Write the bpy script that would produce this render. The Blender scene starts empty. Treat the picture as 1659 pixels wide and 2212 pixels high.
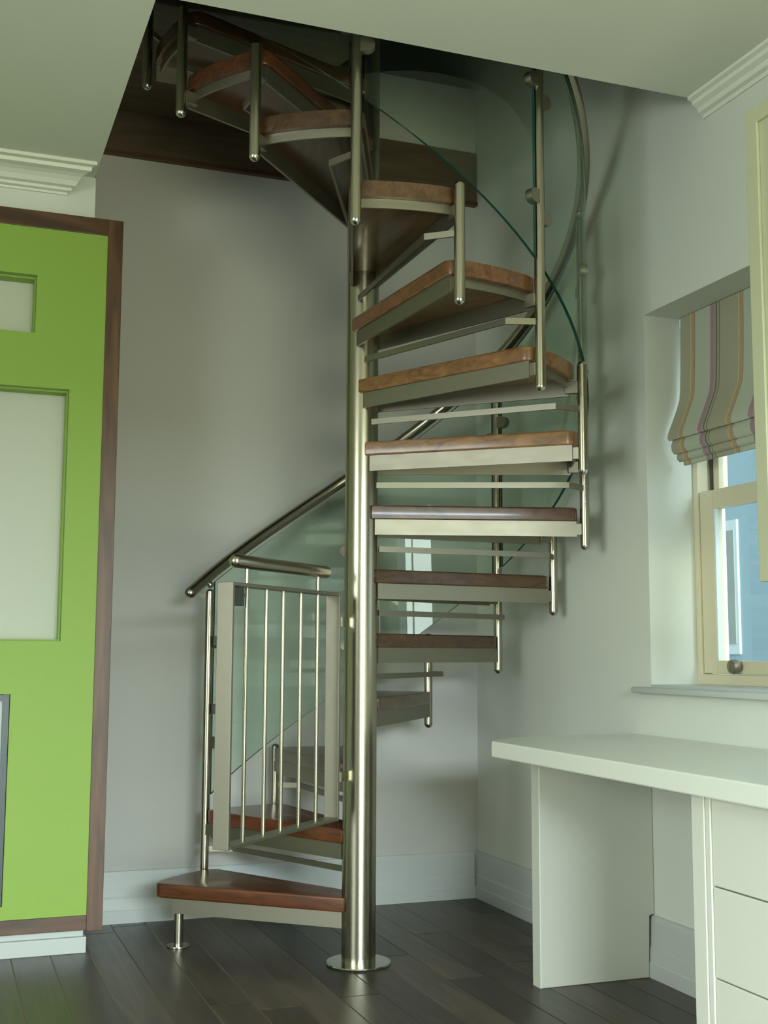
import bpy, bmesh, math, random
from math import sin, cos, pi, radians
from mathutils import Vector, Matrix

random.seed(7)
S = bpy.context.scene
COL = S.collection

# ------------------------------------------------------------------ camera
YAW, PITCH, ROLL, FPX = radians(20.3656), radians(6.6677), radians(0.2537), 2598.76
fw = Vector((sin(YAW) * cos(PITCH), cos(YAW) * cos(PITCH), sin(PITCH)))
rt = Vector((cos(YAW), -sin(YAW), 0))
up = rt.cross(fw)
rt2 = rt * cos(ROLL) + up * sin(ROLL)
up2 = rt2.cross(fw)
cam = bpy.data.cameras.new('camera')
cam.sensor_fit = 'HORIZONTAL'
cam.sensor_width = 36.0
cam.lens = 36.0 * FPX / 1659.0
cam.clip_start = 0.02
co = bpy.data.objects.new('camera', cam)
M = Matrix((rt2, up2, -fw)).transposed().to_4x4()
M.translation = Vector((0, 0, 1.0))
co.matrix_world = M
COL.objects.link(co)
S.camera = co

# ------------------------------------------------------------------ world, lights, exposure
S.view_settings.view_transform = 'Standard'
S.view_settings.look = 'None'
S.view_settings.gamma = 1.0
S.view_settings.use_curve_mapping = False
S.view_settings.exposure = 0.0
W = bpy.data.worlds.new('sky')
S.world = W
W.use_nodes = True
bgn = W.node_tree.nodes['Background']
bgn.inputs[0].default_value = (0.80, 0.93, 1.0, 1)
bgn.inputs[1].default_value = 1.25


def area(name, loc, rot, sx, sy, power, col):
    l = bpy.data.lights.new(name, 'AREA')
    l.shape = 'RECTANGLE'
    l.size, l.size_y, l.energy, l.color = sx, sy, power, col
    o = bpy.data.objects.new(name, l)
    o.location, o.rotation_euler = loc, rot
    COL.objects.link(o)
    return o


# daylight falling in through the glazed doors behind the photographer
area('daylight_sky', (1.2, -6.2, 3.72), (radians(84), 0, 0), 6.5, 3.2, 5700, (0.78, 0.935, 1.0))
# and the light thrown up by the lawn outside those doors
area('daylight_lawn', (0.7, -3.7, -0.12), (radians(145), 0, 0), 3.2, 1.7, 385, (0.97, 1.0, 0.64))
# added lamp standing in for sky beyond the unseen left window
area('added_daylight_side', (-4.6, 0.4, 2.1), (radians(86), 0, radians(-90)), 5.0, 3.0, 570, (0.90, 1.0, 0.95))

# ------------------------------------------------------------------ materials
def nmat(name):
    m = bpy.data.materials.new(name)
    m.use_nodes = True
    nt = m.node_tree
    return m, nt, nt.nodes['Principled BSDF']


def simple(name, col, rough=0.5, metal=0.0, bump=0.0, scale=60.0, vary=0.0, spec=0.5):
    m, nt, b = nmat(name)
    b.inputs['Roughness'].default_value = rough
    b.inputs['Metallic'].default_value = metal
    b.inputs['Specular IOR Level'].default_value = spec
    tc = nt.nodes.new('ShaderNodeTexCoord')
    no = nt.nodes.new('ShaderNodeTexNoise')
    no.inputs['Scale'].default_value = scale
    no.inputs['Detail'].default_value = 4
    nt.links.new(tc.outputs['Object'], no.inputs['Vector'])
    mx = nt.nodes.new('ShaderNodeMix')
    mx.data_type = 'RGBA'
    mx.inputs[6].default_value = (*[c * (1 - vary) for c in col], 1)
    mx.inputs[7].default_value = (*[min(1, c * (1 + vary)) for c in col], 1)
    nt.links.new(no.outputs['Fac'], mx.inputs[0])
    nt.links.new(mx.outputs[2], b.inputs['Base Color'])
    if bump:
        bp = nt.nodes.new('ShaderNodeBump')
        bp.inputs['Strength'].default_value = bump
        bp.inputs['Distance'].default_value = 0.002
        nt.links.new(no.outputs['Fac'], bp.inputs['Height'])
        nt.links.new(bp.outputs['Normal'], b.inputs['Normal'])
    return m


def wood(name, dark, light, rough, stretch=(1, 12, 12), scale=3.0, coat=0.0, use_obj_color=False, rand=0.0):
    m, nt, b = nmat(name)
    b.inputs['Roughness'].default_value = rough
    b.inputs['Coat Weight'].default_value = coat
    b.inputs['Coat Roughness'].default_value = 0.12
    tc = nt.nodes.new('ShaderNodeTexCoord')
    mp = nt.nodes.new('ShaderNodeMapping')
    mp.inputs['Scale'].default_value = stretch
    nt.links.new(tc.outputs['Object'], mp.inputs['Vector'])
    oi = nt.nodes.new('ShaderNodeObjectInfo')
    ad = nt.nodes.new('ShaderNodeVectorMath')
    ad.operation = 'ADD'
    ml = nt.nodes.new('ShaderNodeMath')
    ml.operation = 'MULTIPLY'
    ml.inputs[1].default_value = 37.0
    nt.links.new(oi.outputs['Random'], ml.inputs[0])
    nt.links.new(mp.outputs['Vector'], ad.inputs[0])
    nt.links.new(ml.outputs[0], ad.inputs[1])
    no = nt.nodes.new('ShaderNodeTexNoise')
    no.inputs['Scale'].default_value = scale
    no.inputs['Detail'].default_value = 6
    no.inputs['Distortion'].default_value = 1.2
    nt.links.new(ad.outputs[0], no.inputs['Vector'])
    cr = nt.nodes.new('ShaderNodeValToRGB')
    cr.color_ramp.elements[0].position = 0.3
    cr.color_ramp.elements[1].position = 0.72
    cr.color_ramp.elements[0].color = (*dark, 1)
    cr.color_ramp.elements[1].color = (*light, 1)
    nt.links.new(no.outputs['Fac'], cr.inputs['Fac'])
    out = cr.outputs['Color']
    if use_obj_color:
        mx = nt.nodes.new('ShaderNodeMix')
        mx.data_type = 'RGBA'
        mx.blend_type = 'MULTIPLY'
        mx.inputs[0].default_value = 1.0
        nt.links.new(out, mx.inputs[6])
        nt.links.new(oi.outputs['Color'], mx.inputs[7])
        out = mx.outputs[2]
    if rand:
        hs = nt.nodes.new('ShaderNodeHueSaturation')
        mr = nt.nodes.new('ShaderNodeMapRange')
        mr.inputs[3].default_value = 1 - rand
        mr.inputs[4].default_value = 1 + rand
        nt.links.new(oi.outputs['Random'], mr.inputs[0])
        nt.links.new(mr.outputs[0], hs.inputs['Value'])
        nt.links.new(out, hs.inputs['Color'])
        out = hs.outputs['Color']
    nt.links.new(out, b.inputs['Base Color'])
    bp = nt.nodes.new('ShaderNodeBump')
    bp.inputs['Strength'].default_value = 0.12
    bp.inputs['Distance'].default_value = 0.002
    nt.links.new(no.outputs['Fac'], bp.inputs['Height'])
    nt.links.new(bp.outputs['Normal'], b.inputs['Normal'])
    return m


def steel(name, col, rough, stretch):
    m, nt, b = nmat(name)
    b.inputs['Metallic'].default_value = 1.0
    b.inputs['Base Color'].default_value = (*col, 1)
    tc = nt.nodes.new('ShaderNodeTexCoord')
    mp = nt.nodes.new('ShaderNodeMapping')
    mp.inputs['Scale'].default_value = stretch
    nt.links.new(tc.outputs['Object'], mp.inputs['Vector'])
    no = nt.nodes.new('ShaderNodeTexNoise')
    no.inputs['Scale'].default_value = 40
    no.inputs['Detail'].default_value = 3
    nt.links.new(mp.outputs['Vector'], no.inputs['Vector'])
    mr = nt.nodes.new('ShaderNodeMapRange')
    mr.inputs[3].default_value = rough - 0.06
    mr.inputs[4].default_value = rough + 0.08
    nt.links.new(no.outputs['Fac'], mr.inputs[0])
    nt.links.new(mr.outputs[0], b.inputs['Roughness'])
    return m


def glass(name, tint, ior=1.5):
    m = bpy.data.materials.new(name)
    m.use_nodes = True
    nt = m.node_tree
    nt.nodes.clear()
    o = nt.nodes.new('ShaderNodeOutputMaterial')
    tr = nt.nodes.new('ShaderNodeBsdfTransparent')
    tr.inputs[0].default_value = (*tint, 1)
    gl = nt.nodes.new('ShaderNodeBsdfGlossy')
    gl.inputs['Roughness'].default_value = 0.02
    gl.inputs[0].default_value = (0.9, 1, 0.95, 1)
    fr = nt.nodes.new('ShaderNodeFresnel')
    fr.inputs[0].default_value = ior
    mx = nt.nodes.new('ShaderNodeMixShader')
    # only the outer face of a pane reflects; the ray leaves the inner face unbent
    ge = nt.nodes.new('ShaderNodeNewGeometry')
    inv = nt.nodes.new('ShaderNodeMath')
    inv.operation = 'SUBTRACT'
    inv.inputs[0].default_value = 1.0
    nt.links.new(ge.outputs['Backfacing'], inv.inputs[1])
    mu = nt.nodes.new('ShaderNodeMath')
    mu.operation = 'MULTIPLY'
    nt.links.new(fr.outputs[0], mu.inputs[0])
    nt.links.new(inv.outputs[0], mu.inputs[1])
    nt.links.new(mu.outputs[0], mx.inputs[0])
    nt.links.new(tr.outputs[0], mx.inputs[1])
    nt.links.new(gl.outputs[0], mx.inputs[2])
    nt.links.new(mx.outputs[0], o.inputs[0])
    return m


MAT = dict(
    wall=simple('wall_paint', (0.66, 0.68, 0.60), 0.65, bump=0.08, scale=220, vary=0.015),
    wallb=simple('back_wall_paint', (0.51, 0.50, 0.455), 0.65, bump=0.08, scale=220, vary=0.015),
    ceil=simple('ceiling_paint', (0.66, 0.68, 0.58), 0.7, bump=0.05, scale=200, vary=0.01),
    trim=simple('white_gloss_trim', (0.50, 0.525, 0.495), 0.35, vary=0.01),
    trimc=simple('cornice_plaster', (0.74, 0.75, 0.64), 0.55, vary=0.01),
    white=simple('white_satin_board', (0.63, 0.635, 0.55), 0.32, vary=0.01),
    cupb=simple('cream_cupboard_paint', (0.46, 0.465, 0.31), 0.35, vary=0.01),
    top=simple('worktop_laminate', (0.70, 0.71, 0.63), 0.28, vary=0.02, scale=400),
    green=simple('lime_green_paint', (0.255, 0.405, 0.058), 0.55, bump=0.1, scale=90, vary=0.03),
    niche=simple('niche_paint', (0.53, 0.55, 0.45), 0.6, vary=0.01),
    steel=steel('brushed_steel', (0.41, 0.375, 0.285), 0.25, (1, 1, 0.05)),
    steel2=steel('satin_steel_plate', (0.31, 0.287, 0.225), 0.46, (0.05, 1, 1)),
    tube=simple('satin_steel_tube', (0.38, 0.35, 0.27), 0.26, 1.0, vary=0.0),
    chrome=steel('polished_steel', (0.50, 0.49, 0.43), 0.16, (1, 1, 1)),
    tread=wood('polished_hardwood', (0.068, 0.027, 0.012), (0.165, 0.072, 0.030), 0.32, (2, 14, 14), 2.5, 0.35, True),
    walnut=wood('walnut', (0.055, 0.024, 0.012), (0.16, 0.075, 0.032), 0.42, (9, 9, 1.1), 2.2),
    walnutx=wood('walnut_lengthwise', (0.045, 0.021, 0.010), (0.12, 0.055, 0.024), 0.42, (1.1, 9, 9), 2.2),
    fascia=wood('dark_stained_timber', (0.080, 0.056, 0.032), (0.135, 0.094, 0.054), 0.5, (1.1, 9, 9), 2.0),
    plank=wood('dark_oak_plank', (0.024, 0.018, 0.012), (0.066, 0.048, 0.032), 0.36, (14, 1.0, 14), 2.0, 0.0, False, 0.5),
    gap=simple('plank_joint', (0.17, 0.125, 0.08), 0.6, vary=0.1),
    glass=glass('green_tinted_glass', (0.905, 0.962, 0.925)),
    gedge=simple('glass_edge', (0.015, 0.06, 0.045), 0.15),
    pane=glass('clear_window_glass', (0.93, 0.97, 0.97)),
    cream=simple('cream_window_paint', (0.66, 0.60, 0.42), 0.35, vary=0.01),
    dark=simple('dark_metal', (0.035, 0.037, 0.035), 0.4, vary=0.1),
    bluepane=simple('blue_grey_panel', (0.33, 0.40, 0.43), 0.2, vary=0.02),
    slate=simple('slate_frame', (0.03, 0.048, 0.052), 0.35, vary=0.05),
    render=simple('blue_grey_render', (0.36, 0.50, 0.56), 0.8, vary=0.05, scale=20),
    upvc=simple('white_plastic', (0.72, 0.80, 0.80), 0.4, vary=0.01),
    beige=simple('beige_curtain', (0.36, 0.40, 0.36), 0.7, vary=0.08, scale=8),
    ground=simple('paving', (0.30, 0.32, 0.32), 0.8, vary=0.15, scale=4),
)

# striped blind cloth: the stripes run down the cloth, so they follow the width
def blind_mat():
    m, nt, b = nmat('striped_cloth')
    b.inputs['Roughness'].default_value = 0.85
    tc = nt.nodes.new('ShaderNodeTexCoord')
    sp = nt.nodes.new('ShaderNodeSeparateXYZ')
    nt.links.new(tc.outputs['Object'], sp.inputs[0])
    mod = nt.nodes.new('ShaderNodeMath')
    mod.operation = 'FRACT'
    dv = nt.nodes.new('ShaderNodeMath')
    dv.operation = 'MULTIPLY'
    dv.inputs[1].default_value = -1 / 0.252     # object y is 0 at the far edge, negative along the cloth
    nt.links.new(sp.outputs['Y'], dv.inputs[0])
    nt.links.new(dv.outputs[0], mod.inputs[0])
    cr = nt.nodes.new('ShaderNodeValToRGB')
    r = cr.color_ramp
    r.interpolation = 'CONSTANT'
    g1, g2 = (0.34, 0.325, 0.225), (0.42, 0.45, 0.345)
    stops = [(0, g1), (0.27, (0.48, 0.40, 0.20)), (0.295, (0.44, 0.26, 0.14)), (0.33, (0.36, 0.30, 0.18)),
             (0.36, (0.25, 0.17, 0.14)), (0.375, g2), (0.70, (0.33, 0.21, 0.24)), (0.785, (0.30, 0.29, 0.23)),
             (0.82, (0.12, 0.13, 0.08)), (0.845, (0.31, 0.32, 0.23)), (0.885, (0.13, 0.14, 0.085)), (0.90, g1)]
    r.elements[0].position = 0
    r.elements[0].color = (*stops[0][1], 1)
    r.elements[1].position = stops[1][0]
    r.elements[1].color = (*stops[1][1], 1)
    for p, c in stops[2:]:
        e = r.elements.new(p)
        e.color = (*c, 1)
    nt.links.new(mod.outputs[0], cr.inputs['Fac'])
    wv = nt.nodes.new('ShaderNodeTexNoise')
    wv.inputs['Scale'].default_value = 500
    nt.links.new(tc.outputs['Object'], wv.inputs['Vector'])
    bp = nt.nodes.new('ShaderNodeBump')
    bp.inputs['Strength'].default_value = 0.25
    bp.inputs['Distance'].default_value = 0.001
    nt.links.new(wv.outputs['Fac'], bp.inputs['Height'])
    nt.links.new(bp.outputs['Normal'], b.inputs['Normal'])
    nt.links.new(cr.outputs['Color'], b.inputs['Base Color'])
    return m


MAT['blind'] = blind_mat()

# ------------------------------------------------------------------ helpers
def link(o, parent=None):
    COL.objects.link(o)
    if parent:
        o.parent = parent
    return o


def mesh_from(bm, name, mat, smooth=None):
    me = bpy.data.meshes.new(name)
    bmesh.ops.recalc_face_normals(bm, faces=bm.faces)
    bm.to_mesh(me)
    bm.free()
    for mm in (mat if isinstance(mat, (list, tuple)) else [mat]):
        me.materials.append(MAT[mm])
    if smooth:
        me.shade_smooth()
        try:
            me.set_sharp_from_angle(angle=radians(smooth))
        except Exception:
            pass
    return me


def obj(name, bm, mat, parent=None, loc=(0, 0, 0), rotz=0.0, smooth=None):
    o = bpy.data.objects.new(name, mesh_from(bm, name, mat, smooth))
    o.location = loc
    o.rotation_euler = (0, 0, rotz)
    return link(o, parent)


def inst(name, me, parent=None, loc=(0, 0, 0), rotz=0.0):
    o = bpy.data.objects.new(name, me)
    o.location = loc
    o.rotation_euler = (0, 0, rotz)
    return link(o, parent)


def thing(name, label, cat, loc=(0, 0, 0), rotz=0.0, group=None):
    o = bpy.data.objects.new(name, None)
    o.location = loc
    o.rotation_euler = (0, 0, rotz)
    o.empty_display_size = 0.1
    tag(o, label, cat, group)
    return link(o)


def tag(o, label, cat, group=None):
    o['label'] = label
    o['category'] = cat
    if group:
        o['group'] = group
    return o


def struct(o, label=None):
    o['kind'] = 'structure'
    if label:
        o['label'] = label
    return o


def bx(bm, x0, x1, y0, y1, z0, z1, bev=0.0, seg=2):
    r = bmesh.ops.create_cube(bm, size=1)
    vs = r['verts']
    for v in vs:
        v.co = Vector((x0 + (v.co.x + .5) * (x1 - x0), y0 + (v.co.y + .5) * (y1 - y0), z0 + (v.co.z + .5) * (z1 - z0)))
    if bev:
        es = list({e for v in vs for e in v.link_edges})
        bmesh.ops.bevel(bm, geom=es, offset=bev, segments=seg, affect='EDGES', profile=0.5)
    return bm


def box(x0, x1, y0, y1, z0, z1, bev=0.0, seg=2):
    return bx(bmesh.new(), x0, x1, y0, y1, z0, z1, bev, seg)


def prism(bm, pts, z0, z1, bev=0.0, seg=2):
    a = [bm.verts.new((x, y, z0)) for x, y in pts]
    b = [bm.verts.new((x, y, z1)) for x, y in pts]
    n = len(pts)
    fs = [bm.faces.new(a[::-1]), bm.faces.new(b)]
    for i in range(n):
        fs.append(bm.faces.new((a[i], a[(i + 1) % n], b[(i + 1) % n], b[i])))
    if bev:
        es = [e for e in fs[0].edges] + [e for e in fs[1].edges]
        bmesh.ops.bevel(bm, geom=es, offset=bev, segments=seg, affect='EDGES', profile=0.5)
    return bm


def loft(bm, rings, close=True, caps=True):
    R = [[bm.verts.new(p) for p in ring] for ring in rings]
    n = len(rings[0])
    m = n if close else n - 1
    for a, b in zip(R, R[1:]):
        for i in range(m):
            bm.faces.new((a[i], a[(i + 1) % n], b[(i + 1) % n], b[i]))
    if caps and close:
        bm.faces.new(R[0][::-1])
        bm.faces.new(R[-1])
    return bm


def lathe(bm, prof, c=(0, 0), n=24):
    """prof: list of (r, z)"""
    rings = [[(c[0] + r * cos(2 * pi * i / n), c[1] + r * sin(2 * pi * i / n), z) for i in range(n)] for r, z in prof]
    return loft(bm, rings)


def dome(r, z0, d, steps=4):
    return [(max(r * cos(pi / 2 * i / steps), r * 0.04), z0 + d * sin(pi / 2 * i / steps)) for i in range(steps + 1)]


def tube(bm, pts, r, n=14, dome_ends=False):
    pts = [Vector(p) for p in pts]
    rings = []
    prev = None
    fr = []
    for i, p in enumerate(pts):
        t = (pts[min(i + 1, len(pts) - 1)] - pts[max(i - 1, 0)]).normalized()
        ref = Vector((0, 0, 1)) if abs(t.z) < 0.95 else Vector((1, 0, 0))
        a = t.cross(ref).normalized()
        b = t.cross(a).normalized()
        fr.append((t, a, b))

    def ring(p, a, b, rr):
        return [tuple(p + a * (rr * cos(2 * pi * j / n)) + b * (rr * sin(2 * pi * j / n))) for j in range(n)]
    if dome_ends:
        t, a, b = fr[0]
        for s in (0.1, 0.45, 0.8):
            rings.append(ring(pts[0] - t * r * cos(math.asin(s)) * 0.8, a, b, r * s))
    for p, (t, a, b) in zip(pts, fr):
        rings.append(ring(p, a, b, r))
    if dome_ends:
        t, a, b = fr[-1]
        for s in (0.8, 0.45, 0.1):
            rings.append(ring(pts[-1] + t * r * cos(math.asin(s)) * 0.8, a, b, r * s))
    return loft(bm, rings)


def sphere(bm, c, r, n=16):
    bmesh.ops.create_uvsphere(bm, u_segments=n, v_segments=n // 2, radius=r, matrix=Matrix.Translation(c))
    return bm


def ribbon(bm, pts, th, z0, z1):
    """flat bar standing on edge along a plan polyline"""
    P = [Vector((p[0], p[1], 0)) for p in pts]
    rings = []
    for i, p in enumerate(P):
        t0 = (P[i] - P[i - 1]).normalized() if i else (P[1] - P[0]).normalized()
        t1 = (P[i + 1] - P[i]).normalized() if i < len(P) - 1 else t0
        t = (t0 + t1).normalized()
        k = 1 / max(0.4, t.dot(t0))
        nn = Vector((-t.y, t.x, 0)) * (th / 2 * k)
        a, b = p + nn, p - nn
        rings.append([(a.x, a.y, z0), (b.x, b.y, z0), (b.x, b.y, z1), (a.x, a.y, z1)])
    return loft(bm, rings)


# ------------------------------------------------------------------ main dimensions
XR, YB = 2.155, 4.665            # right wall, back wall
XL, YF = -2.6, -2.5              # left wall, front wall (behind the camera)
ZC, ZU, ZT = 2.70, 3.19, 5.5     # room ceiling, upper floor, upper ceiling
OX, OY = 0.47, 2.985             # stairwell opening: left and front edges
CBY, CBX = 4.285, 0.474          # chimney breast: face and right edge
CX, CY, RISE, DTH, PH0, RP = 1.3335, 3.8122, 0.2128, 0.4016, 2.8834, 0.7583

# ------------------------------------------------------------------ room shell
fl = struct(obj('floor', box(XL - .2, XR + .3, YF - .2, YB + .2, -0.12, -0.0016), 'gap'), 'dark oak plank floor')
PW, GAP = 0.125, 0.003
pm = {}
x = 0.28 - 23 * PW
while x < XR:
    y = YF - random.random() * 1.4
    while y < YB:
        L = random.choice((1.2, 1.5, 1.8, 2.2))
        y0, y1 = max(y, YF), min(y + L, YB)
        y += L
        if y1 - y0 < 0.05 or y1 < 1.2 and (x < -1.6):
            if y1 - y0 < 0.05:
                continue
        xa, xb = max(x, XL), min(x + PW, XR)
        if xb - xa < 0.02:
            continue
        key = (round(xb - xa, 3), round(y1 - y0, 3))
        if key not in pm:
            w, l = xb - xa - GAP, y1 - y0 - GAP
            pm[key] = mesh_from(bx(bmesh.new(), -w / 2, w / 2, -l / 2, l / 2, -0.006, 0.0, 0.0012, 1), 'plank', 'plank')
        inst('plank', pm[key], fl, ((xa + xb) / 2, (y0 + y1) / 2, 0))
    x += PW

# right wall with window opening
WY0, WY1, WZ0, WZ1, WTH = 2.30, 3.342, 0.902, 2.114, 0.30
bm = bmesh.new()
bx(bm, XR, XR + WTH, WY1, 6.4, 0, ZT)
bx(bm, XR, XR + WTH, YF, WY0, 0, ZT)
bx(bm, XR, XR + WTH, WY0, WY1, 0, WZ0)
bx(bm, XR, XR + WTH, WY0, WY1, WZ1, ZT)
struct(obj('wall_right', bm, 'wall'), 'off-white wall with the window and the desk')
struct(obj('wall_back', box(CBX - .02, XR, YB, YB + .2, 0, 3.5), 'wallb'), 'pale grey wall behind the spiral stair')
struct(obj('wall_back_left', box(XL, CBX, CBY, YB + .2, 0, ZC), 'wall'), 'off-white chimney breast behind the green panel')
LY0, LY1, LZ0, LZ1 = -0.9, 1.7, 0.45, 2.30
bm = bmesh.new()
bx(bm, XL - .2, XL, YF, LY0, 0, ZT)
bx(bm, XL - .2, XL, LY1, 6.4, 0, ZT)
bx(bm, XL - .2, XL, LY0, LY1, 0, LZ0)
bx(bm, XL - .2, XL, LY0, LY1, LZ1, ZT)
struct(obj('wall_left', bm, 'wall'))
bm = bmesh.new()
for a, b_ in ((LY0, LY0 + .06), (LY1 - .06, LY1), (.36, .44)):
    bx(bm, XL - .14, XL - .08, a, b_, LZ0, LZ1)
bx(bm, XL - .14, XL - .08, LY0 + .06, LY1 - .06, LZ1 - .06, LZ1)
bx(bm, XL - .14, XL - .08, LY0 + .06, LY1 - .06, LZ0, LZ0 + .06)
struct(obj('added_window', bm, 'cream'), 'cream framed window added in the left wall, out of view')  # unseen window, added to let side light reach the right wall
# front wall with glazed door opening
DX0, DX1, DZ = -0.4, 1.8, 2.13
bm = bmesh.new()
bx(bm, XL, DX0, YF - .2, YF, 0, ZT)
bx(bm, DX1, XR, YF - .2, YF, 0, ZT)
bx(bm, DX0, DX1, YF - .2, YF, DZ, ZT)
struct(obj('wall_front', bm, 'wall'))
d = bmesh.new()
for a, b_ in ((DX0, DX0 + .07), (DX1 - .07, DX1), (0.66, 0.74)):
    bx(d, a, b_, YF - .12, YF - .06, 0, DZ)
bx(d, DX0 + .07, DX1 - .07, YF - .12, YF - .06, DZ - .07, DZ)
bx(d, DX0 + .07, DX1 - .07, YF - .12, YF - .06, 0, .07)
struct(obj('door_1', d, 'cream'), 'cream framed glazed garden doors')
# ceiling with stairwell opening
bm = bmesh.new()
bx(bm, XL, XR, YF, OY, ZC, ZU)
bx(bm, XL, OX, OY, CBY, ZC, ZU)
struct(obj('ceiling', bm, 'ceil'), 'off-white ceiling cut away around the stair')
struct(obj('ceiling_upper', box(XL, XR, YF, 6.4, ZT, ZT + .1), 'fascia'))
struct(obj('wall_back_upper', box(XL, XR, 6.2, 6.4, 3.0, ZT), 'wall'))
# the upper floor runs on over the chimney breast
bm = box(XL, CBX, CBY, YB, ZC, ZU + .01)
bx(bm, XL, XR, YB + .2, 6.2, 3.0, ZU + .01)
bx(bm, XL, XR, YF, OY, ZU, ZU + .01)
bx(bm, XL, OX, OY, CBY, ZU, ZU + .01)
struct(obj('floor_upper', bm, 'fascia'))
# dark timber fascia on the back wall at upper floor level
fa = obj('trim_1', box(CBX + .002, XR - .002, YB - .022, YB - .001, 2.968, 3.195), 'fascia')
struct(fa, 'dark timber fascia at upper floor level')
obj('lipping', box(CBX + .002, XR - .002, YB - .03, YB - .001, 2.952, 2.968), 'walnutx', fa)

# skirting boards
def skirt(name, path_axis, a0, a1, fixed, sgn):
    prof = [(0.0, 0.0), (0.022, 0.0), (0.022, 0.044), (0.019, 0.049), (0.017, 0.088), (0.013, 0.096), (0.011, 0.17), (0.006, 0.185), (0.0, 0.188)]
    rings = []
    for a in (a0, a1):
        if path_axis == 'x':
            rings.append([(a, fixed - sgn * p, z) for p, z in prof])
        else:
            rings.append([(fixed - sgn * p, a, z) for p, z in prof])
    return struct(obj(name, loft(bmesh.new(), rings), 'trim'), None)


skirt('baseboard_back', 'x', CBX + .0, XR - .023, YB, 1)['label'] = 'white moulded skirting board behind the stair'
skirt('baseboard_right', 'y', 2.34, YB, XR, 1)['label'] = 'white moulded skirting board under the desk'

# cornices
def cornice(name, rings, label):
    return struct(obj(name, loft(bmesh.new(), rings), 'trimc'), label)


prof = [(0, 0.081), (0, 0.0), (0.150, 0.0), (0.150, 0.012), (0.128, 0.014), (0.124, 0.026), (0.098, 0.029), (0.080, 0.035),
        (0.064, 0.046), (0.052, 0.060), (0.034, 0.063), (0.030, 0.072), (0.012, 0.074), (0.010, 0.081)]
cornice('trim_2', [[(XL, CBY - p, ZC - dz) for p, dz in prof], [(0.367 + p * .62, CBY - p, ZC - dz) for p, dz in prof]],
        'white stepped plaster cornice above the green panel')
prof = [(0, 0.062), (0, 0), (0.060, 0), (0.060, 0.010), (0.046, 0.014), (0.042, 0.024), (0.026, 0.032), (0.022, 0.046), (0.008, 0.050), (0.006, 0.062)]
cornice('trim_3', [[(XR - p, YF, ZC - dz) for p, dz in prof], [(XR - p, OY - .004, ZC - dz) for p, dz in prof]],
        'white plaster cornice on the window wall')

# window in the right wall
FX = XR + 0.175
win = bpy.data.objects.new('window_1', None)
win.location = (FX, WY1, WZ0)
link(win)
struct(win, 'cream sash window beside the desk')


def wb(name, x0, x1, y0, y1, z0, z1, mat='cream', bev=0.003, parent=win):
    return obj(name, box(x0 - FX, x1 - FX, y0 - WY1, y1 - WY1, z0 - WZ0, z1 - WZ0, bev), mat, parent)


wb('frame_jamb', FX, FX + .09, WY1 - .026, WY1, WZ0, WZ1)
wb('frame_jamb', FX, FX + .09, WY0, WY0 + .026, WZ0, WZ1)
wb('frame_sill', FX - .004, FX + .09, WY0 + .026, WY1 - .026, WZ0, WZ0 + .034)
wb('frame_head', FX, FX + .09, WY0 + .026, WY1 - .026, WZ1 - .04, WZ1)
# lower sash, in front
SA, SB = WY0 + .027, WY1 - .027
x0, x1 = FX + .006, FX + .042
wb('sash_stile', x0, x1, SB - .072, SB, WZ0 + .036, 1.528)
wb('sash_stile', x0, x1, SA, SA + .072, WZ0 + .036, 1.528)
wb('sash_rail', x0, x1, SA + .072, SB - .072, 1.466, 1.528)
wb('sash_rail', x0, x1, SA + .072, SB - .072, WZ0 + .036, .980)
wb('pane', FX + .021, FX + .025, SA + .072, SB - .072, .980, 1.466, 'pane', 0)
wb('glazing_bead', FX + .008, FX + .021, SB - .078, SB - .072, .980, 1.466, 'upvc', 0)
# upper sash, behind
x0, x1 = FX + .048, FX + .084
wb('sash_stile', x0, x1, SB - .05, SB, 1.49, WZ1 - .04)
wb('sash_stile', x0, x1, SA, SA + .05, 1.49, WZ1 - .04)
wb('sash_rail', x0, x1, SA + .05, SB - .05, 1.49, 1.526)
wb('sash_rail', x0, x1, SA + .05, SB - .05, WZ1 - .09, WZ1 - .04)
wb('pane', FX + .064, FX + .068, SA + .05, SB - .05, 1.526, WZ1 - .09, 'pane', 0)
wb('sash_runner', FX + .044, FX + .050, SB - .020, SB - .006, 1.53, WZ1 - .04, 'dark', 0)
la = bmesh.new()
lathe(la, [(0.008, 0), (0.008, .012), (0.020, .014), (0.024, .026), (0.020, .038), (0.004, .042)], n=16)
for v in la.verts:
    v.co = Vector((FX - v.co.z + .008, 3.125 + v.co.x, 0.962 + v.co.y)) - Vector((FX, WY1, WZ0))
obj('sash_knob', la, 'steel2', win, smooth=40)
# sill board
struct(obj('trim_4', box(XR - .042, FX - .005, WY0 - .06, WY1, WZ0 - .02, WZ0 - .0005, .006), 'trim'), 'white window board under the striped blind')
# the nosing runs past the reveal
bpy.data.objects['trim_4'].data = mesh_from(bx(bx(bmesh.new(), XR - .042, XR - .001, WY0 - .06, WY1 + .06, WZ0 - .026, WZ0 - .008, .006),
                                               XR - .001, FX - .005, WY0, WY1, WZ0 - .020, WZ0 + .001), 'trim_4', 'trim', 40)

# ------------------------------------------------------------------ outside
nb = thing('neighbouring_house', 'pale blue rendered house seen through the window', 'building', (4.3, 5.0, -0.3))


def nbx(name, x0, x1, y0, y1, z0, z1, mat, parent=nb, bev=0):
    return obj(name, box(x0 - 4.3, x1 - 4.3, y0 - 5.0, y1 - 5.0, z0 + .3, z1 + .3, bev), mat, parent)


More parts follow.
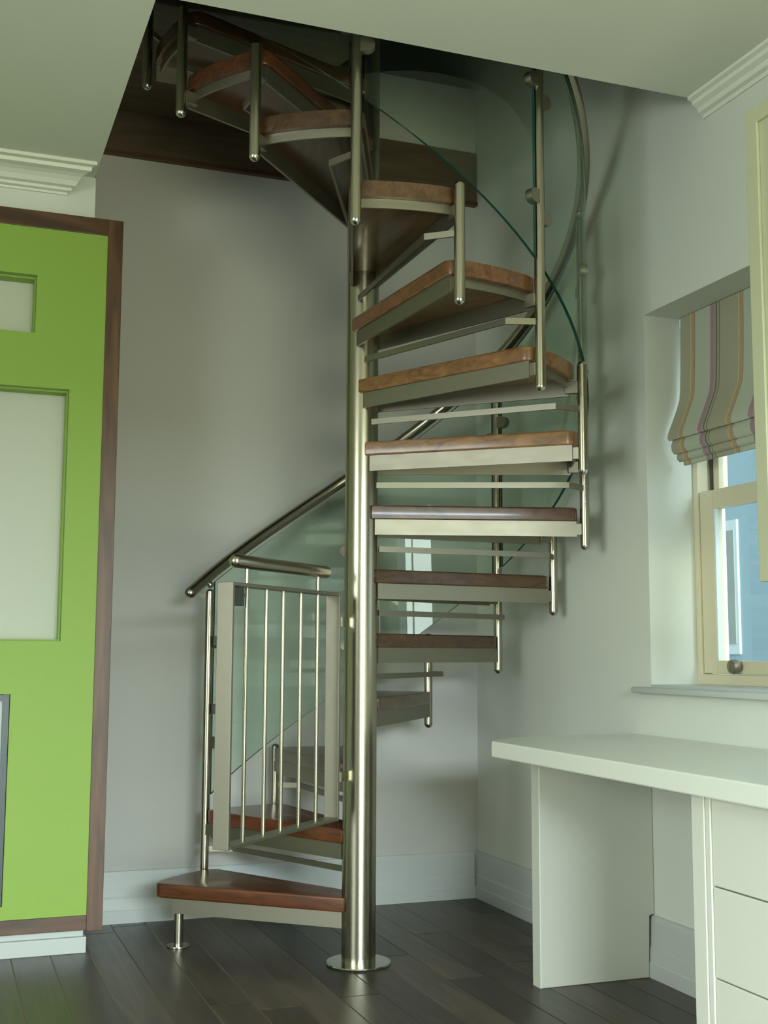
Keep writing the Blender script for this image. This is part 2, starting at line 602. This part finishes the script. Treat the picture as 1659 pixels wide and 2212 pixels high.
nbx('wall', 4.3, 8.0, 4.2, 5.885, -.3, 3.4, 'render')
nbx('eaves', 4.2, 8.1, 4.1, 5.93, 3.4, 3.55, 'upvc')
nw = nbx('window', 4.285, 4.30, 5.735, 5.86, 1.00, 1.77, 'upvc')
nbx('pane', 4.278, 4.286, 5.755, 5.835, 1.06, 1.71, 'beige', nw)
nbx('plinth', 4.27, 4.30, 4.2, 5.885, -.3, .55, 'ground')
struct(obj('ground', box(XR + WTH, 14, -8, 14, -.42, -.3), 'ground'), 'paved ground outside')
bpy.data.objects['ground'].name = 'floor_outside'

# ------------------------------------------------------------------ spiral staircase
st = thing('spiral_staircase', 'stainless steel spiral staircase with hardwood treads and curved glass balustrade', 'staircase', (CX, CY, 0))


def ang(k):
    return PH0 - DTH * k


def pol(r, a, t=0.0):
    return (r * cos(a) - t * sin(a), r * sin(a) + t * cos(a))


bm = bmesh.new()
lathe(bm, [(0.0555, 0.008), (0.0555, 15 * RISE + .95)], n=48)
pole = obj('centre_pole', bm, 'steel', st, smooth=40)
bm = bmesh.new()
lathe(bm, [(0.104, 0.0), (0.106, 0.004), (0.104, 0.008), (0.056, 0.009)], n=48)
obj('base_plate', bm, 'chrome', pole, smooth=40)
bm = bmesh.new()
lathe(bm, [(0.0555, 15 * RISE + .95)] + dome(0.0555, 15 * RISE + .95, .03), n=48)
obj('pole_cap', bm, 'chrome', pole, smooth=40)

# tread: local frame, front edge post at angle 0, rear edge post at angle -DTH, top at z = 0
RO = 0.733


def tread_outline():
    F_in, F_out = (0.035, 0.052), pol(RO, 0, 0.022)
    a0 = math.atan2(F_out[1], F_out[0])
    R_out = pol(RO, -DTH, -0.022)
    a1 = math.atan2(R_out[1], R_out[0])
    R_in = pol(0.035, -DTH, -0.052)
    cr = 0.028
    pts = [F_in]
    # rounded front outer corner
    c = pol(RO - cr, a0 - cr / RO)
    for i in range(5):
        aa = a0 + pi / 2 * (1 - i / 4)
        pts.append((c[0] + cr * cos(aa), c[1] + cr * sin(aa)))
    for i in range(1, 12):
        aa = a0 - cr / RO + (a1 - a0 + 2 * cr / RO) * i / 12
        pts.append(pol(RO, aa))
    c = pol(RO - cr, a1 + cr / RO)
    for i in range(5):
        aa = a1 - pi / 2 * i / 4
        pts.append((c[0] + cr * cos(aa), c[1] + cr * sin(aa)))
    pts.append(R_in)
    return pts


TO = tread_outline()
tread_me = mesh_from(prism(bmesh.new(), TO[::-1], -0.046, 0.0, 0.006, 3), 'tread', 'tread', 30)
# carrier parts under the tread
fin, fout = Vector((0.045, 0.034)), Vector(pol(RO - .02, 0, 0.008))
rin, rout = Vector(pol(0.045, -DTH, -0.036)), Vector(pol(RO - .006, -DTH, -0.012))
bar_a = mesh_from(ribbon(bmesh.new(), [fin, Vector(pol(.668, 0, 0.004))], .008, -.098, -.0465), 'carrier_bar', 'steel2')
bar_f = mesh_from(ribbon(bmesh.new(), [fin, fout], .008, -.098, -.0465), 'carrier_bar', 'steel2')
bar_r = mesh_from(ribbon(bmesh.new(), [rin, rout], .008, -.098, -.0465), 'carrier_bar', 'steel2')
arc = [pol(RO - .022, 0.01 - (DTH + .02) * i / 14) for i in range(15)]
strip = mesh_from(ribbon(bmesh.new(), arc, .006, -.074, -.0465), 'edge_strip', 'steel2', 30)
brk = mesh_from(bx(bmesh.new(), RO - .03, RP - .012, -.010, .010, -.092, -.052, .002), 'post_bracket', 'steel2')
tint = {1: (.85, .6, .45), 2: (.95, .58, .45), 3: (.66, .66, .6), 4: (.75, .85, .8), 5: (.6, .62, .58), 6: (.6, .7, .65), 7: (.72, .78, .9),  # board tone, with light painted into middle treads and shade into top ones
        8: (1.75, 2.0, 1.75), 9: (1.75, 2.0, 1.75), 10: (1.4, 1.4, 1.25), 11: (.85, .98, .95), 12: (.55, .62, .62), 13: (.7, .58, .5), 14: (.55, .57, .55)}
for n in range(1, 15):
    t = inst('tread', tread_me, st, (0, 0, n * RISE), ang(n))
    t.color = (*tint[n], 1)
    inst('carrier_bar', bar_f if n > 1 else bar_a, t)
    inst('carrier_bar', bar_r, t)
    if n > 1:
        inst('edge_strip', strip, t)
        inst('post_bracket', brk, t)
    if n < 14:
        inst('post_bracket', brk, t, (0, 0, 0), -DTH)
# landing plate reaching the upper floor
lp = [pol(.05, ang(15), .05), pol(.775, ang(15), .02), (CBX + .004 - CX, .0), (CBX + .004 - CX, YB - .035 - CY), (-.25, YB - .035 - CY), pol(.05, ang(17.5), -.03)]
ld = obj('landing', prism(bmesh.new(), lp, 15 * RISE - .06, 15 * RISE, .004), 'fascia', st)

# balusters
PR = 0.016
ZB, ZS, ZTALL = -0.3554, 0.0, 0.80
short_me = mesh_from(lathe(bmesh.new(), [(PR, ZB + .016), (PR, ZS)], n=24), 'baluster', 'steel', 40)
tall_me = mesh_from(lathe(bmesh.new(), [(PR, ZB + .016), (PR, ZTALL)], n=24), 'baluster', 'steel', 40)
cap_b = mesh_from(lathe(bmesh.new(), [(PR, ZB + .0158)] + [(PR * cos(pi / 2 * i / 5) if i < 5 else .0006, ZB + .0158 - .0158 * sin(pi / 2 * i / 5)) for i in range(1, 6)], n=24), 'end_cap', 'chrome', 50)
cap_s = mesh_from(lathe(bmesh.new(), [(PR, ZS)] + dome(PR, ZS, .012)[1:], n=24), 'end_cap', 'chrome', 50)
cap_t = mesh_from(lathe(bmesh.new(), [(PR, ZTALL)] + dome(PR, ZTALL, .010)[1:], n=24), 'end_cap', 'chrome', 50)
ball = mesh_from(sphere(bmesh.new(), (0, 0, .826), .0135), 'ball_connector', 'chrome', 60)


def clamp_mesh(sgn):
    # D-shaped glass clamp reaching from the post along the glass (local y)
    bm = bmesh.new()
    w, h = .052, .044
    pts = [(0.010, -h / 2)] + [(w - h / 2 + h / 2 * cos(a), h / 2 * sin(a)) for a in [-pi / 2 + pi * i / 10 for i in range(11)]] + [(0.010, h / 2)]
    rings = []
    for xx in (-.0125, .0125):
        rings.append([(xx, sgn * p, z) for p, z in pts])
    loft(bm, rings)
    return mesh_from(bm, 'glass_clamp', 'steel2', 30)


clp, clm = clamp_mesh(1), clamp_mesh(-1)
TALL = (2, 4, 6, 8, 10, 12, 15)
for k in range(2, 16):
    a = ang(k)
    tall = k in TALL
    p = inst('baluster', tall_me if tall else short_me, st, (*pol(RP, a), k * RISE), a)
    inst('end_cap', cap_b, p)
    inst('end_cap', cap_t if tall else cap_s, p)
    if tall:
        inst('ball_connector', ball, p)
        for zc in (.21, .58):
            if k < 15:
                inst('glass_clamp', clm, p, (0, 0, zc + .03))
            if k > 2:
                inst('glass_clamp', clp, p, (0, 0, zc - .03))

# riser bars: bent flat bar from the pole to the front post of each tread
rb = mesh_from(ribbon(bmesh.new(), [(0.05, -.034), (0.69, -.078), (RP - .008, -.012)], .007, -.1535, -.1345), 'riser_bar', 'steel2')
for n in range(2, 16):
    inst('riser_bar', rb, st, (0, 0, n * RISE), ang(n))

# support leg of the first tread
lx, ly = 0.827 - CX, 4.228 - CY
leg = obj('support_leg', lathe(bmesh.new(), [(.016, .006), (.016, RISE - .0465)], n=24), 'steel', st, (lx, ly, 0), smooth=40)
obj('foot_plate', lathe(bmesh.new(), [(.040, 0), (.041, .003), (.040, .006), (.017, .0065)], n=32), 'chrome', leg, smooth=40)


# curved glass panels between the tall posts
def glass_panel(k0, k1):
    bm = bmesh.new()
    m = max(6, int((k1 - k0) * 8))
    rings = []
    for i in range(m + 1):
        k = k0 + (k1 - k0) * i / m
        a = ang(k)
        z0, z1 = k * RISE + .035, k * RISE + .822
        i_, o_ = pol(RP - .005, a), pol(RP + .005, a)
        rings.append([(*i_, z0), (*o_, z0), (*o_, z1), (*i_, z1)])
    R = [[bm.verts.new(p) for p in r] for r in rings]
    for A, B in zip(R, R[1:]):
        for j in range(4):
            f = bm.faces.new((A[j], A[(j + 1) % 4], B[(j + 1) % 4], B[j]))
            f.material_index = 1 if j in (0, 2) else 0
    for f in (bm.faces.new(R[0][::-1]), bm.faces.new(R[-1])):
        f.material_index = 1
    return obj('glass_panel', bm, ['glass', 'gedge'], st, smooth=30)


dk = .022 / (RP * DTH)
for k0, k1 in zip(TALL, TALL[1:]):
    glass_panel(k0 + dk, k1 - dk)

# handrail
pts = []
for i in range(150):
    k = 1.66 + (15.2 - 1.66) * i / 149
    pts.append((*pol(RP, ang(k)), k * RISE + .862))
obj('handrail', tube(bmesh.new(), pts, .0215, 18, True), 'tube', st, smooth=50)

# ------------------------------------------------------------------ safety gate, swung open on the pole
gd = Vector((-1, -1, 0)).normalized()
GA = math.atan2(gd.y, gd.x)
gate = thing('safety_gate', 'steel barred safety gate with tubular handle standing open at the stair foot', 'gate', (CX - .019, CY + .019, 0), GA)
G0, G1 = 0.470, 1.192


def gb(name, s0, s1, w, z0, z1, mat='steel2', parent=gate, bev=.0015):
    return obj(name, box(s0, s1, -w, w, z0, z1, bev), mat, parent)


gb('stile', .795, .805, .025, G0, G1)
gb('stile', .143, .153, .025, G0, G1)
gb('top_rail', .153, .795, .025, G1 - .010, G1)
gb('bottom_rail', .153, .795, .025, G0, G0 + .010)
for i, s in enumerate((.690, .578, .478, .368, .257)):
    z1 = 1.240 if i in (0, 4) else G1 - .010
    b_ = obj('bar', lathe(bmesh.new(), [(.006, G0 + .010), (.006, z1)], (s, 0), 12), 'steel', gate, smooth=40)
    if i == 0:
        obj('latch_lever', tube(bmesh.new(), [(.672, -.02, 1.165), (.66, -.02, 1.15), (.662, -.02, 1.115)], .004, 8), 'chrome', gate, smooth=40)
obj('handle', tube(bmesh.new(), [(.755, 0, 1.254), (.6, 0, 1.254), (.4, 0, 1.255), (.205, 0, 1.256)], .0195, 18, True), 'tube', gate, smooth=50)
gb('latch_box', .730, .790, .016, 1.128, 1.180, 'dark')
for z in (.60, 1.10):
    hg = obj('hinge', lathe(bmesh.new(), [(.009, z - .03), (.009, z + .03)], (.112, 0), 12), 'chrome', gate, smooth=40)
    obj('hinge_leaf', box(.112, .143, -.003, .003, z - .025, z + .025), 'chrome', hg)
    obj('hinge_lug', box(.054, .112, -.004, .004, z - .015, z + .015), 'chrome', hg)
# keeper and stop on the newel post
kp = st
nk = pol(RP, ang(2))
for zz, nm in ((1.04, 'gate_keeper'), (0.79, 'gate_keeper')):
    obj(nm, box(nk[0] + .012, nk[0] + .032, nk[1] - .06, nk[1] - .01, zz - .018, zz + .018, .002), 'dark', st)

# ------------------------------------------------------------------ green feature panel on the chimney breast
UY = 4.25
un = thing('feature_panel', 'lime green panel with recessed niches in a walnut surround', 'wall panel', (0, CBY, 0))


def ub(name, x0, x1, y0, y1, z0, z1, mat, parent=un, bev=.0015):
    return obj(name, box(x0, x1, y0 - CBY, y1 - CBY, z0, z1, bev), mat, parent)


UL, UR = -1.06, .519
N = [(-.12, .281, 2.100, 2.306), (-.28, .404, 1.034, 1.908), (-.38, .247, .165, .856)]
# green board with three openings (returns of the niches belong to it)
bm = bmesh.new()
yb = CBY + .045 - CBY
yf = UY - CBY
zs = [.122] + [z for n_ in N[::-1] for z in n_[2:4]] + [2.477]
for i in range(len(zs) - 1):
    za, zb_ = zs[i], zs[i + 1]
    hole = next((n_ for n_ in N if abs(n_[2] - za) < 1e-6), None)
    if hole:
        bx(bm, UL, hole[0], yf, -.002, za, zb_)
        bx(bm, hole[1], UR, yf, -.002, za, zb_)
    else:
        bx(bm, UL, UR, yf, -.002, za, zb_)
bmesh.ops.remove_doubles(bm, verts=bm.verts, dist=1e-5)
obj('green_board', bm, 'green', un)
# niche boxes behind the openings are cut into the breast: rebuild the breast with those recesses
bw = bpy.data.objects['wall_back_left']
bm = bmesh.new()
ND = .065
bx(bm, XL, CBX, CBY + ND, YB + .2, 0, ZC)
bx(bm, XL, CBX, CBY, CBY + ND, 0, .165)
prev = .165
order = N[::-1]
for i, (a, b_, z0, z1) in enumerate(order):
    bx(bm, XL, a, CBY, CBY + ND, z0, z1)
    bx(bm, b_, CBX, CBY, CBY + ND, z0, z1)
    nz = order[i + 1][2] if i < 2 else ZC
    bx(bm, XL, CBX, CBY, CBY + ND, z1, nz)
bw.data = mesh_from(bm, 'wall_back_left', 'wall')
for a, b_, z0, z1 in N[:2]:
    ln = bmesh.new()
    bx(ln, a, b_, -.002, ND - .007, z1 - .006, z1 - .0005)
    bx(ln, a, b_, -.002, ND - .007, z0 + .0005, z0 + .006)
    bx(ln, b_ - .006, b_ - .0005, -.002, ND - .007, z0 + .006, z1 - .006)
    bx(ln, a + .0005, a + .006, -.002, ND - .007, z0 + .006, z1 - .006)
    obj('niche_lining', ln, 'green', un)
    ub('niche_back', a, b_, CBY + ND - .006, CBY + ND - .001, z0, z1, 'niche')
a, b_, z0, z1 = N[2]
fr = bmesh.new()
bx(fr, b_ - .022, b_ - .002, -.02, .03, z0, z1)
bx(fr, a + .002, a + .022, -.02, .03, z0, z1)
bx(fr, a + .022, b_ - .022, -.02, .03, z1 - .022, z1 - .002)
bx(fr, a + .022, b_ - .022, -.02, .03, z0 + .002, z0 + .022)
pf = obj('panel_frame', fr, 'slate', un)
obj('inset_panel', box(a + .022, b_ - .022, 0, .012, z0 + .022, z1 - .022), 'bluepane', pf)
# walnut surround
ub('surround_board', UR, .572, UY - .006, CBY + .05, .070, 2.537, 'walnut')
ub('surround_board', UL - .053, UL, UY - .006, CBY - .001, .070, 2.537, 'walnut')
ub('surround_board', UL, UR, UY - .006, CBY - .001, 2.477, 2.537, 'walnutx')
ub('surround_board', UL, UR, UY - .006, CBY - .001, .074, .122, 'walnutx')
pl = ub('plinth', UL, .521, UY - .004, CBY - .001, 0.0, .052, 'trim', un, .002)
ub('plinth_moulding', UL, .512, UY + .006, CBY - .001, .052, .0735, 'trim', pl, .003)

# ------------------------------------------------------------------ desk, drawers, wall cupboard
dk_ = thing('desk', 'white worktop desk on a panel leg under the window', 'desk', (1.75, 3.37, 0))
o3 = Vector((1.75, 3.37, 0))
DT = .742
top = [(1.557, 1.10), (1.557, 3.272), (1.60, 3.318), (1.72, 3.412), (XR - .001, 3.44), (XR - .001, 1.10)]
obj('worktop', prism(bmesh.new(), [(x - o3.x, y - o3.y) for x, y in top][::-1], DT - .047, DT, .004), 'top', dk_)
bm = bmesh.new()      # the panel is scribed over the skirting board
prism(bm, [(1.752 - o3.x, 0), (XR - .0235 - o3.x, 0), (XR - .0235 - o3.x, .19), (XR - .001 - o3.x, .19), (XR - .001 - o3.x, DT - .0472), (1.752 - o3.x, DT - .0472)], 3.350 - o3.y, 3.402 - o3.y, .003)
for v in bm.verts:
    v.co = Vector((v.co.x, v.co.z, v.co.y))
obj('leg_panel', bm, 'white', dk_)

dr = thing('drawer_cabinet', 'white cabinet of stacked plain drawers under the desk', 'cabinet', (1.60, 2.3, 0))


def cb(name, x0, x1, y0, y1, z0, z1, mat='white', parent=dr, bev=.002, o=(1.60, 2.3, 0)):
    return obj(name, box(x0 - o[0], x1 - o[0], y0 - o[1], y1 - o[1], z0, z1, bev), mat, parent)


cb('side_panel', 1.598, XR - .024, 2.283, 2.330, 0, .694)
cb('carcass', 1.625, XR - .024, 1.62, 2.282, .05, .690)
cb('plinth', 1.66, XR - .03, 1.62, 2.282, 0, .049)
for z0, z1 in ((.503, .690), (.311, .500), (.055, .308)):
    cb('drawer', 1.603, 1.6245, 1.62, 2.262, z0, z1)
cb('filler_strip', 1.600, 1.6245, 2.2635, 2.282, .055, .690)

wc = thing('wall_cupboard', 'cream wall cupboard with framed door above the desk', 'cupboard', (1.80, 2.33, 1.167))


def wcb(name, x0, x1, y0, y1, z0, z1, mat='cupb', parent=wc, bev=.002):
    return obj(name, box(x0 - 1.80, x1 - 1.80, y0 - 2.33, y1 - 2.33, z0 - 1.167, z1 - 1.167, bev), mat, parent)


wcb('carcass', 1.822, XR - .001, 1.55, 2.328, 1.167, 2.318)
dr2 = wcb('door', 1.808, 1.8215, 1.94, 2.328, 1.168, 2.317)
for a in ((2.285, 2.328, 1.168, 2.317), (1.94, 1.983, 1.168, 2.317), (1.983, 2.285, 2.274, 2.317), (1.983, 2.285, 1.168, 1.211)):
    wcb('door_frame', 1.800, 1.8079, *a, parent=dr2)
wcb('door', 1.802, 1.8215, 1.55, 1.937, 1.168, 2.317)

# ------------------------------------------------------------------ roman blind
bl = thing('roman_blind', 'striped roman blind drawn half up in the window recess', 'blind', (2.285, 3.335, WZ1))


def blind_part(name, prof, y0, y1, parent=bl, th=.004):
    """prof: list of (x, z) offsets from the blind's top; extruded along the width with cloth thickness"""
    bm = bmesh.new()
    P = [Vector((p[0], p[1])) for p in prof]
    out = []
    for i, p in enumerate(P):
        t = (P[min(i + 1, len(P) - 1)] - P[max(i - 1, 0)]).normalized()
        nn = Vector((-t.y, t.x)) * th
        out.append(p + nn)
    ring2 = P + out[::-1]
    loft(bm, [[(p.x, y0, p.y) for p in ring2], [(p.x, y1, p.y) for p in ring2]])
    return obj(name, bm, 'blind', parent, smooth=50)


YA, YZ = -(3.335 - WY0 - .02), 0.0
cl = blind_part('cloth', [(0, -.002), (-.002, -.09), (-.005, -.18), (-.009, -.255), (-.012, -.282), (-.024, -.315), (-.042, -.358), (-.058, -.395), (-.062, -.412), (-.056, -.421), (-.044, -.419)], YA, YZ - .012)
blind_part('fold', [(-.034, -.408), (-.048, -.420), (-.055, -.438), (-.053, -.456), (-.043, -.467), (-.03, -.465)], YA, YZ - .022)
blind_part('fold', [(-.024, -.453), (-.036, -.463), (-.043, -.474), (-.041, -.486), (-.031, -.493), (-.02, -.491)], YA, YZ - .034)
obj('hem_bar', box(-.030, -.018, YA, YZ - .052, -.506, -.491, .002), 'blind', bl)
obj('head_rail', box(.002, .03, YA, YZ, -.035, -.002, .002), 'upvc', bl)
